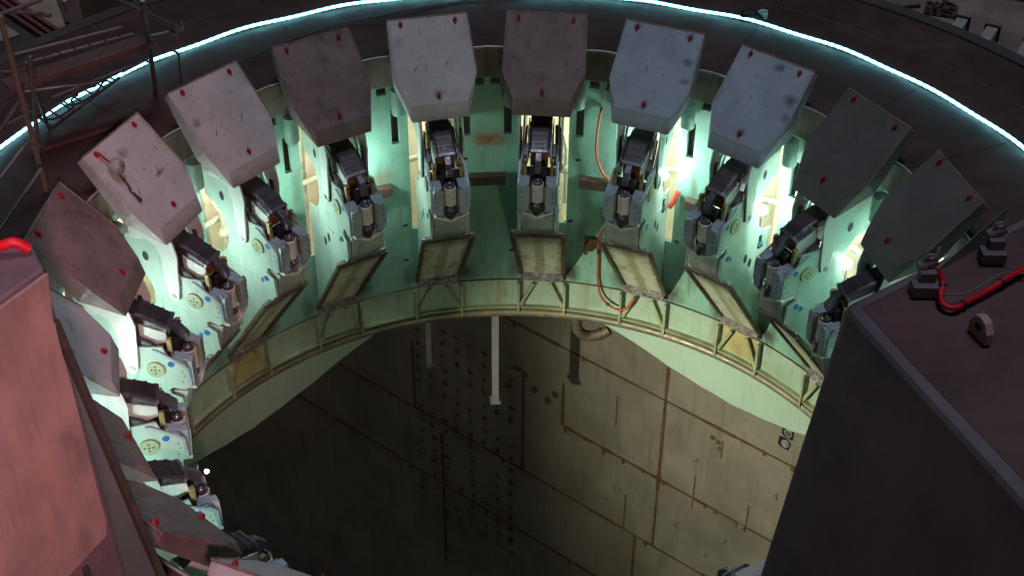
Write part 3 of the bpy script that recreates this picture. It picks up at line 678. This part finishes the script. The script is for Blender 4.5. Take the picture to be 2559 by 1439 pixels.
# orange sleeve by the first work light
b = MB(); b.tube(spline([cyl(4, 5.86, .47, -2.25), cyl(4, 5.82, .43, -2.42), cyl(4, 5.80, .36, -2.55)]), .045, 10); tag(b.build('orange_sleeve', M['hoseorange']), 'short orange sleeve hanging in the slot beside the left work light', 'sleeve')

# ------------------------------------------------------------------ pit: wall, floor, hanging beams, elbow pipe
PO = Vector((0, 10.9, 0)); PD = Vector((.777, -.629, 0)); PN = Vector((-.629, -.777, 0))
def pw(s, z, off=0): return PO+PD*s+PN*off+Vector((0, 0, z))
pit = empty('blast_wall'); tag(pit, 'huge rust-seamed steel plate wall below the ring, lit at its right end', 'wall')
def pwbox(mb, s0, s1, z0, z1, o0, o1, mi=0):
    mb.hull([pw(s0, z0, o1), pw(s1, z0, o1), pw(s1, z1, o1), pw(s0, z1, o1)], [pw(s0, z0, o0), pw(s1, z0, o0), pw(s1, z1, o0), pw(s0, z1, o0)], mi)
b = MB(); pwbox(b, -15, 13, -26, -5.6, -.4, 0); b.build('plating', M['wallm'], pit)
SE = [(-14, 12.5, -9.62), (1.47, 12.5, -11.95), (-9, 12.5, -14.12), (-9, 12.5, -16.3)]
for s0, s1, z in SE:
    b = MB(); n = 40; rnd = random.Random(int(z*10))
    for i in range(n):
        a = s0+(s1-s0)*i/n; c = s0+(s1-s0)*(i+1)/n; w = .032*rnd.uniform(.6, 1.5)
        pwbox(b, a, c, z-w, z+w, -.01, .012)
        if rnd.random() < .45: pwbox(b, a, a+.08, z-.05-rnd.uniform(.02, .16), z+.05, .012, .016)
    b.build('weld_seam', M['seam'], pit)
for s, z0, z1 in ((4.13, -14.12, -5.7), (-3.3, -14.1, -11.9), (-2.4, -19.3, -14.5), (.25, -14.1, -10.9), (3.64, -18.6, -14.12), (8.6, -16.3, -9.62), (1.42, -11.95, -10.65)):
    b = MB(); n = 14; rnd = random.Random(int(s*10))
    for i in range(n):
        a = z0+(z1-z0)*i/n; c = z0+(z1-z0)*(i+1)/n; w = .032*rnd.uniform(.6, 1.5); pwbox(b, s-w, s+w, a, c, -.01, .020)
    b.build('weld_seam', M['seam'], pit)
b = MB(); rnd = random.Random(9)
for i in range(8):
    for j in range(16):
        s = -3.1+i*.43+rnd.uniform(-.04, .04); z = -11.0-j*.42; c = pw(s, z, 0)
        if rnd.random() < .85: b.tube([c, c+PN*.05], .07*rnd.uniform(.6, 1.25), 8)
for s, z in ((.6, -11.3), (1.0, -11.4), (.3, -11.0), (1.2, -11.1), (-.2, -11.6), (.1, -10.9)): b.tube([pw(s, z), pw(s, z)+PN*.05], .09, 8)
b.build('stud_field', M['seam'], pit)
rnd = random.Random(4)
for s, z in ((2.2, -11.0), (4.98, -10.8), (5.9, -12.7), (6.3, -12.0), (5.5, -13.4), (3.1, -12.9), (4.6, -13.0), (2.7, -13.4), (6.9, -10.6), (1.7, -13.2)):
    b = MB(); w = rnd.uniform(.07, .11); pwbox(b, s-w, s+w, z-w*1.2, z+w*.8, 0, .03); pwbox(b, s-w*.5, s+w*.5, z-w*.6, z+w*.3, .03, .06); b.build('weld_pad', M['wallm'], pit)
b = MB()
for s, z, l in ((5.35, -9.95, 0), (5.5, -10.0, 0), (5.55, -10.15, 0)): 
    b.tube([pw(s, z, 0), pw(s, z, .02)], .06, 8)
for s, z, l in ((2.9, -10.2, .9), (5.05, -11.3, 1.0), (6.4, -11.3, .8), (3.3, -13.0, 1.2), (5.6, -9.9, .5)): pwbox(b, s-.018, s+.018, z-l, z, 0, .006)
b.build('drip_mark', M['seam'], pit)
# two round pipe ports near the right leg
po = empty('pipe_port', pw(7.0, -8.95, .02)); tag(po, 'pair of round pipe ports in black cutouts high on the pit wall', 'pipe port')
b = MB()
for ds, dz in ((.02, .15), (-.03, -.15)):
    for (a0, a1) in (((-.22, -.17), (.16, .17)),):
        c = pw(7.0+ds, -8.95+dz, .0)-po.location
        q = [c+PD*x+Vector((0, 0, z)) for x, z in ((-.13, -.08), (-.07, -.13), (.11, -.14), (.11, .07), (.02, .12), (-.12, .11))]
        b.hull([p+PN*.03 for p in q], q, 1)
b.build('cutout', [M['rimwire'], M['black']], po)
for ds, dz, fill in ((.04, .165, 'pipe'), (.01, -.135, 'beam')):
    c = pw(7.0+ds, -8.95+dz, .05)-po.location
    b = MB(); b.tube([c+PD*.08*math.cos(2*PI*i/20)+Vector((0, 0, .08*math.sin(2*PI*i/20))) for i in range(21)], .018, 8); b.tube([c, c+PN*.02], .06, 16, 1); b.build('port_ring', [M['beam'], M[fill]], po)
b = MB(); b.box((-60, -30, -26.2), (60, 60, -26)); tag(b.build('pit_floor', M['concrete']), kind='structure')
for k, r, z0, z1, w, lab in ((6.07, 6.28, -6.72, -5.2, .10, 'short grey steel beam hanging below the ring, left of the long one'), (5.43, 6.28, -7.83, -5.2, .13, 'long grey steel beam hanging below the ring into the pit')):
    o = empty('hanging_beam', cyl(k, r, 0, 0), ang(k)); tag(o, lab, 'beam', 'steel beams hanging under the ring')
    b = MB(); b.box((-w/2, -.03, z0), (w/2, .0, z1)); b.box((-w/2, 0, z0), (-w/2+.02, .12, z1)); b.box((w/2-.02, 0, z0), (w/2, .12, z1)); b.build('channel', M['beam'], o, .004)
    b = MB(); b.box((-w*.8, -.08, z0-.02), (w*.8, .16, z0)); b.build('end_plate', M['beam'], o)
b = MB(); b.tube(spline([cyl(4.66, 6.2, 0, -5.3), cyl(4.66, 6.2, 0, -5.75), cyl(4.62, 6.2, 0, -5.95), cyl(4.53, 6.25, 0, -6.04), cyl(4.43, 6.3, 0, -5.99), cyl(4.36, 6.35, 0, -5.9)]), .10, 14)
b.tube([cyl(4.44, 6.3, 0, -5.995), cyl(4.42, 6.31, 0, -5.98)], .115, 14); tag(b.build('elbow_pipe', M['scorch']), 'grey pipe elbow curling under the ring', 'pipe')

# ------------------------------------------------------------------ big shrouds standing on the near deck
sh = empty('shroud', (3.2, -6.2, 0)); tag(sh, 'tall dark steel shroud filling the right foreground with a red hose along its top', 'shroud')
O = sh.location
A = Vector((2.56, -5.68, 4)); Bp = Vector((4.1, -9.6, 4)); Cp = Vector((7.2, -7.2, 4)); Dp = Vector((5.2, -3.78, 4)); D2 = Vector((3.98, -4.68, 4))
a0 = Vector((2.06, -5.90, .002)); b0 = Vector((3.6, -9.5, .002)); c0 = Vector((6.2, -7.0, .002)); d0 = Vector((4.6, -4.45, .002)); d2 = Vector((3.6, -5.08, .002))
b = MB(); t = [A, D2, Dp, Cp, Bp]; bt = [a0, d2, d0, c0, b0]
b.hull([p-O for p in t], [p-O for p in bt]); b.build('shell', M['shroud'], sh, .06)
b = MB(); e = Vector((0, 0, .006)); tp = [A.lerp(Bp, .17)+Vector((.09, .02, 0)), A+Vector((.13, -.04, 0)), D2+Vector((.05, -.08, 0)), Dp+Vector((0, -.1, 0)), Cp, Bp+Vector((.13, .10, 0))]
b.hull([p+e-O for p in tp], [p-O for p in tp]); b.build('top_plate', M['shroud_top'], sh)
lug = Vector((3.50, -6.10, 4.03))-O
b = MB(); q = [(-.11, 0), (-.11, .10), (-.06, .18), (.0, .20), (.06, .18), (.11, .10), (.11, 0)]
dl = Vector((.35, -.94, 0)); dx = Vector((.94, .35, 0))
b.hull([lug+dl*x+dx*.035+Vector((0, 0, z)) for x, z in q], [lug+dl*x-dx*.035+Vector((0, 0, z)) for x, z in q], 0)
b.build('lifting_lug', M['pinkplate'], sh, .01)
b = MB(); b.tube([lug-dx*.036+Vector((0, 0, .11)), lug-dx*.042+Vector((0, 0, .11))], .035, 12); b.build('lug_hole', M['black'], sh)
b = MB(); q = [Vector((3.28, -5.34, 4.0)), Vector((4.02, -4.74, 4.0)), Vector((4.02, -4.74, 4.28)), Vector((3.95, -4.80, 4.26))]
b.hull([p-O for p in q], [p-O+Vector((.03, .04, 0)) for p in q]); b.build('edge_sheet', M['bluegrey'], sh, .004)
def fitting(c, label):
    o = empty('hose_fitting', c); tag(o, label, 'fitting', 'clamp fittings on the dark shroud')
    b = MB(); b.cbox((0, 0, .05), (.20, .14, .10)); b.cbox((.02, .04, .14), (.13, .10, .10)); b.tube([(-.05, .08, .19), (.09, .10, .24)], .045, 12); b.tube([(.0, .05, .2), (.02, .12, .30)], .02, 8); b.build('bracket', M['shroud'], o, .008)
    b = MB(); b.tube([(.03+.05*math.cos(a), .07, .27+.05*math.sin(a)) for a in [i*.7 for i in range(8)]], .008, 6); b.tube([(.05, .05, .2), (.09, .1, .33), (.1, .12, .36)], .007, 6); b.build('wire', M['cable'], o)
fitting((3.19, -5.56, 4.03), 'dark bracket fitting on the shroud edge where the red hose starts'); fitting((3.84, -5.12, 4.03), 'dark bracket fitting farther right on the shroud edge, beside the pale sheet')
hp_ = [(3.28, -5.50, 4.22), (3.33, -5.56, 4.13), (3.30, -5.66, 4.09), (3.30, -5.76, 4.07), (3.38, -5.80, 4.07), (3.52, -5.70, 4.07), (3.70, -5.57, 4.07), (3.86, -5.45, 4.09), (4.05, -5.30, 4.08), (4.4, -5.0, 4.07)]
b = MB(); sp_ = spline(hp_); b.tube(sp_, [.025+.003*math.sin(i*2.3) for i in range(len(sp_))], 10); hz = tag(b.build('hose', M['hosered']), 'bright red hose lying along the top of the dark right shroud', 'hose')
for i in (7, 27, 40):
    b = MB(); b.tube([sp_[i], sp_[i+1].lerp(sp_[i], .2)], .032, 10); b.build('tie', M['ink'], hz)
b = MB(); b.tube(spline([(3.30, -5.70, 4.12), (3.5, -5.64, 4.09), (3.7, -5.5, 4.10), (3.86, -5.4, 4.11), (4.05, -5.36, 4.07)]), .008, 6); tag(b.build('safety_wire', M['cable']), 'thin grey wire running beside the red hose on the right shroud', 'wire')

s2 = empty('shroud', (-4.4, -6.2, 0)); tag(s2, 'tall shroud in the left foreground with a pink-lit shield plate and brown flange', 'shroud')
O = s2.location
A = Vector((-3.79, -5.29, 4)); Bq = Vector((-5.23, -7.85, 4)); K = Vector((-3.97, -4.97, 4)); K2 = Vector((-5.6, -5.3, 4)); K3 = Vector((-7, -7, 4))
Fb = Vector((-3.10, -6.00, .002))
b = MB(); t = [A, K, K2, K3, Bq]; bt = [Vector((-3.74, -5.22, .002)), Vector((-4.0, -5.0, .002))*1.0, Vector((-5.4, -5.2, .002)), Vector((-6.8, -6.9, .002)), Vector((-5.0, -7.6, .002))]
b.hull([p-O for p in t], [p-O for p in bt]); b.build('shell', M['shroud'], s2, .02)
pn = Vector((.872, -.489, 0)); al = Vector((-.489, -.872, 0))
def pl(u, z, off=0): return A+al*u+pn*off+Vector((0, 0, z-4))-O
prof = [(0.0, 3.97), (.03, 3.7), (.06, 3.55), (.03, 3.4), (.035, 3.1), (.025, 2.4), (.02, 1.6), (.01, 1.1), (.05, .95), (.3, .93), (.9, .85), (1.6, .80), (3.0, .7), (3.0, 3.97)]
b = MB(); b.hull([pl(u, z, .05) for u, z in prof], [pl(u, z, .01) for u, z in prof]); b.build('shield_plate', M['pinkplate'], s2, .015)
g = [Vector((-3.78, -5.27, 3.55)), Vector((-3.70, -5.20, .75)), Vector((-3.52, -5.05, .002))*1, Vector((-3.05, -5.98, .002)), Vector((-3.17, -5.74, .75)), Vector((-3.72, -5.30, 3.2))]
b = MB(); q = [Vector((-3.80, -5.32, 3.45)), Vector((-3.19, -5.74, .75)), Vector((-3.02, -5.90, .002)), Vector((-3.72, -5.25, .002))]
b.hull([p-O for p in q], [p-O+Vector((-.03, .04, 0)) for p in q]); b.build('side_sheet', M['greyplate'], s2, .004)
b = MB(); b.bar(Vector((-3.80, -5.31, 3.48))-O, Vector((-3.02, -5.88, .01))-O, .06, .09, 0, (.8, -.6, .1)); b.build('flange', M['flange'], s2, .008)
for u, zz in ((.35, .8), (.75, .75), (1.2, .7)):
    b = MB(); b.bar(pl(u, zz, -.0), pl(u-.03, .01, .0), .09, .06); b.build('leg', M['flange'], s2, .006)
b = MB(); b.tube(spline([(-4.6, -5.1, 4.06), (-4.2, -5.14, 4.10), (-4.05, -5.12, 4.13), (-3.95, -5.10, 4.05)]), .045, 10); tag(b.build('hose', M['hosered']), 'short bright red hose end on top of the left shroud', 'hose')

# ------------------------------------------------------------------ ground and yard beyond the mount
b = MB(); n = 64
vs = [(300*math.sin(2*PI*i/n), 300*math.cos(2*PI*i/n), -20) for i in range(n)]+[(24*math.sin(2*PI*i/n), 4+24*math.cos(2*PI*i/n), -20) for i in range(n)]+[(24*math.sin(2*PI*i/n), 4+24*math.cos(2*PI*i/n), -26) for i in range(n)]
b.add(vs, [(i, (i+1) % n, n+(i+1) % n, n+i) for i in range(n)]+[(n+i, n+(i+1) % n, 2*n+(i+1) % n, 2*n+i) for i in range(n)]); tag(b.build('ground', M['ground']), kind='structure')
pa = empty('scrap_pallet', (19.9, 47.2, -20), -.33); tag(pa, 'dark pallet heaped with small scrap on the ground at top right', 'pallet')
b = MB()
for i in range(6): b.box((-.75, -.6+i*.21, .13), (.75, -.45+i*.21, .16))
for x in (-.7, 0, .6): b.box((x, -.6, .002), (x+.1, .65, .13))
b.build('pallet_boards', M['brown'], pa)
b = MB(); rnd = random.Random(3)
for i in range(26): b.cbox((rnd.uniform(-.6, .6), rnd.uniform(-.5, .5), .22+rnd.uniform(0, .12)), (rnd.uniform(.08, .3), rnd.uniform(.06, .2), rnd.uniform(.06, .16)), i % 2)
tag(b.build('scrap_heap', [M['armour'], M['scaf']], pa), kind='stuff')
b = MB(); b.bar((18.15, 47.45, -19.93), (19.0, 47.65, -19.93), .16, .12); tag(b.build('dark_plank', M['black']), 'short dark plank on the dirt left of the scrap pallet', 'plank')
for (p, q, lab) in (((15.2, 31.9, -14.2), (16.7, 34.6, -14.2), 'grey box beam with dark end plate poking out beside the mount, left one'), ((16.2, 31.4, -14.2), (17.65, 33.9, -14.2), 'grey box beam with dark end plate poking out beside the mount, right one'), ((17.5, 30.6, -14.2), (18.9, 33.1, -14.2), 'grey box beam cut off by the right edge of the picture')):
    o = empty('box_beam', p); tag(o, lab, 'beam', 'box beams beside the mount')
    d = Vector(q)-Vector(p); b = MB(); b.bar((0, 0, 0), d, .42, .5); b.build('web', M['beam'], o, .01)
    b = MB(); b.bar(d, d*1.03, .6, .62); b.build('end_plate', M['black'], o)
tr = empty('beam_trestle', (17.0, 32.3, -20)); tag(tr, 'dark steel trestle deck carrying the box beams at right', 'trestle')
b = MB(); b.bar((-3, 1.2, 5.4), (3.4, -2.0, 5.4), 2.6, .25); b.build('deck_plate', M['bluegrey'], tr)
for x, y in ((-2.6, 1.6), (2.6, -1.0), (-2.0, .4), (3.0, -2.4)):
    b = MB(); b.bar((x, y, 0), (x, y, 5.3), .3, .3, 0, (1, 0, 0)); b.build('leg', M['deck_side'], tr)
rp = empty('raised_platform', (24.2, 49.5, -20), -.35); tag(rp, 'pale raised platform with dark underside at the top right corner', 'platform')
b = MB(); b.box((-2.2, -1.2, 1.0), (3, 2, 1.15)); b.build('platform_top', M['tan'], rp)
for x in (-2.0, -.8, .6): 
    b = MB(); b.box((x, -1.1, .002), (x+.1, -1.0, 1.0)); b.build('leg', M['scaf'], rp)
# upper left yard
pu = empty('steel_sheet', (-15.9, 34.5, -14)); tag(pu, 'dark violet-grey sheet roof beyond the scaffold at top left', 'sheet roof')
b = MB(); q = [(-1.9, 1.6, 0), (-.6, 2.6, 0), (1.0, 2.6, 0), (1.4, .6, 0), (1.1, -.15, 0), (.1, -1.3, 0), (-1.0, -.55, 0)]
b.hull([Vector(p) for p in q], [Vector(p)-Vector((0, 0, .2)) for p in q]); b.build('sheet', M['shroud_top'], pu)
b = MB(); b.box((-1.0, -.3, -5.998), (1.0, 1.6, -.2)); b.build('base', M['deck_side'], pu)
ct = empty('flatbed_container', (-18.3, 34.2, -20), -.80); tag(ct, 'container with tan roof panels and red-brown beams at the top left corner', 'container')
b = MB(); b.box((-3.4, -2.2, .002), (3.4, 2.2, 5.7)); b.build('body', M['deck_side'], ct)
b = MB(); b.box((-3.3, .5, 5.7), (2.6, 1.8, 5.8)); b.build('roof_panel', M['tan'], ct)
b = MB(); b.box((-3.3, -2.0, 5.7), (.6, -.75, 5.8)); b.build('roof_panel', M['tan'], ct)
for y in (-.35, -.05, .25):
    b = MB(); b.box((-3.4, y, 5.7), (3.0, y+.16, 5.95)); b.build('roof_beam', M['redsteel'], ct)
cb = empty('site_cabin', (-16.6, 43.2, -20), -.6); tag(cb, 'ribbed cabin with a self-glowing roof at the top edge, left of the scaffold pole', 'cabin')
b = MB(); b.box((-2.2, -1.6, .002), (2.2, 1.6, 2.9)); b.build('body', M['tan'], cb)
b = MB()
for i in range(30): b.box((-2.2+i*.147, -1.62, 2.9), (-2.2+i*.147+.11, 1.62, 3.0))
b.build('glow_roof', M['cream_glow'], cb)  # roof glows by itself to look lit

# ------------------------------------------------------------------ scaffold on the left of the deck
sc = empty('scaffold', (-6.2, 2.4, 0)); tag(sc, 'tube and lattice scaffold standing on the deck at upper left', 'scaffold')
O = sc.location
def tb(name, a, c, r, mt): 
    b = MB(); b.tube([Vector(a)-O, Vector(c)-O], r, 10); b.build(name, M[mt], sc)
for a, c, r, mt in (((-6.18, 1.03, 3.0), (-6.39, 1.76, .0), .036, 'scafbrown'), ((-6.25, 1.87, 2), (-6.58, 2.14, 0), .032, 'scaf'), ((-5.03, 3.09, 2.2), (-5.47, 4.5, .02), .036, 'scaf'), ((-6.42, 2.24, 1.3), (-6.78, 3.35, .02), .026, 'scaf')): tb('pole', a, c, r, mt)
for a, c, r in (((-5.74, 4.3, 1.6), (-4.68, 3.44, 1.6), .032), ((-6.66, 2.24, 2.4), (-6.23, 2.67, 2.4), .03), ((-6.66, 1.38, 1.2), (-6.34, 1.51, 1.6), .028), ((-6.66, 1.8, .6), (-6.41, 1.73, .9), .025), ((-6.66, 1.02, .7), (-6.34, 1.56, 1.0), .028), ((-6.58, .42, .3), (-6.13, 1.11, .8), .026)): tb('cross_tube', a, c, r, 'scaf')
for a, c, r in (((-6.82, 2.76, 2.2), (-6.14, 2.61, 2.2), 0.03), ((-5.36, 4.61, 0.8), (-5.1, 4.74, 0.5), 0.02), ((-5.76, 4.73, 0.5), (-5.57, 4.81, 0.3), 0.02), ((-5.26, 3.95, 1.2), (-5.02, 4.08, 1.2), 0.03), ((-5.1, 4.74, 0.5), (-5.13, 4.74, 0.02), 0.018), ((-6.7, 2.35, 1.7), (-6.53, 2.7, 1.3), 0.022), ((-6.52, 2.29, 1.6), (-6.5, 2.44, 1.4), 0.022), ((-5.87, 2.47, 2.5), (-5.95, 2.71, 2.2), 0.03), ((-6.88, 2.36, 1.5), (-6.54, 2.6, 1.4), 0.022), ((-6.89, 3.05, 0.8), (-5.9, 3.35, 0.8), 0.022), ((-6.59, 3.23, 0.6), (-5.66, 4.18, 0.6), 0.022), ((-5.93, 4.53, 0.3), (-5.65, 4.91, 0.3), 0.022), ((-7.16, 2.58, 0.5), (-6.71, 3.18, 0.5), 0.022)): tb('cross_tube', a, c, r, 'scaf')
r1 = [Vector((-6.58, 2.07, 1.9)), Vector((-5.31, 2.88, 1.9))]; r2 = [Vector((-6.55, 2.42, 1.6)), Vector((-5.29, 3.26, 1.6))]
for r_ in (r1, r2): tb('lattice_rail', r_[0], r_[1], .024, 'scaf')
for i in range(7): tb('lattice_rung', r1[0].lerp(r1[1], .08+i*.14), r2[0].lerp(r2[1], .04+i*.14), .012, 'scaf')
q1 = [Vector((-6.55, 2.76, .35)), Vector((-5.91, 4.26, .35))]; q2 = [Vector((-6.81, 3.05, .37)), Vector((-6.11, 4.44, .37))]
for r_ in (q1, q2): tb('lattice_rail', r_[0], r_[1], .024, 'deck_side')
for i in range(7): tb('lattice_rung', q1[0].lerp(q1[1], .05+i*.15), q2[0].lerp(q2[1], .02+i*.15), .016, 'deck_side')
b = MB(); a = Vector((-6.90, 2.50, 1.2)); c = Vector((-5.27, 3.82, 1.2)); b.bar(a-O, c-O, .36, .06); b.bar(a+Vector((.11, -.13, .04))-O, c+Vector((.11, -.13, .04))-O, .02, .05); b.build('walk_plank', M['plankm'], sc, .01)
for p in ((-4.68, 3.44, 1.6), (-4.80, 3.55, 1.45), (-5.15, 3.6, 1.25), (-6.29, 1.42, 1.5), (-6.33, 1.6, .8)):
    b = MB(); p = Vector(p)-O; b.cbox(p, (.10, .07, .08)); b.tube([p+Vector((0, 0, .02)), p+Vector((.05, -.05, .12))], .012, 6); b.build('coupler', M['scaf'], sc)
b = MB(); rnd = random.Random(8)
for i in range(3):
    a = q1[0].lerp(q1[1], i/7)+Vector((-.25, .3, -.1)); pts = [a+Vector((rnd.uniform(-.2, .2)+j*.12, rnd.uniform(-.1, .2)+j*.17, rnd.uniform(0, .2)))-O for j in range(5)]
    b.tube(spline(pts, 4), .016, 6)
b.build('hanging_cable', M['black'], sc)
b = MB(); b.bar((-6.73, 2.84, .035), (-5.78, 3.53, .035), .16, .06); tag(b.build('board', M['plankm']), 'brown board lying flat on the deck by the scaffold', 'board')
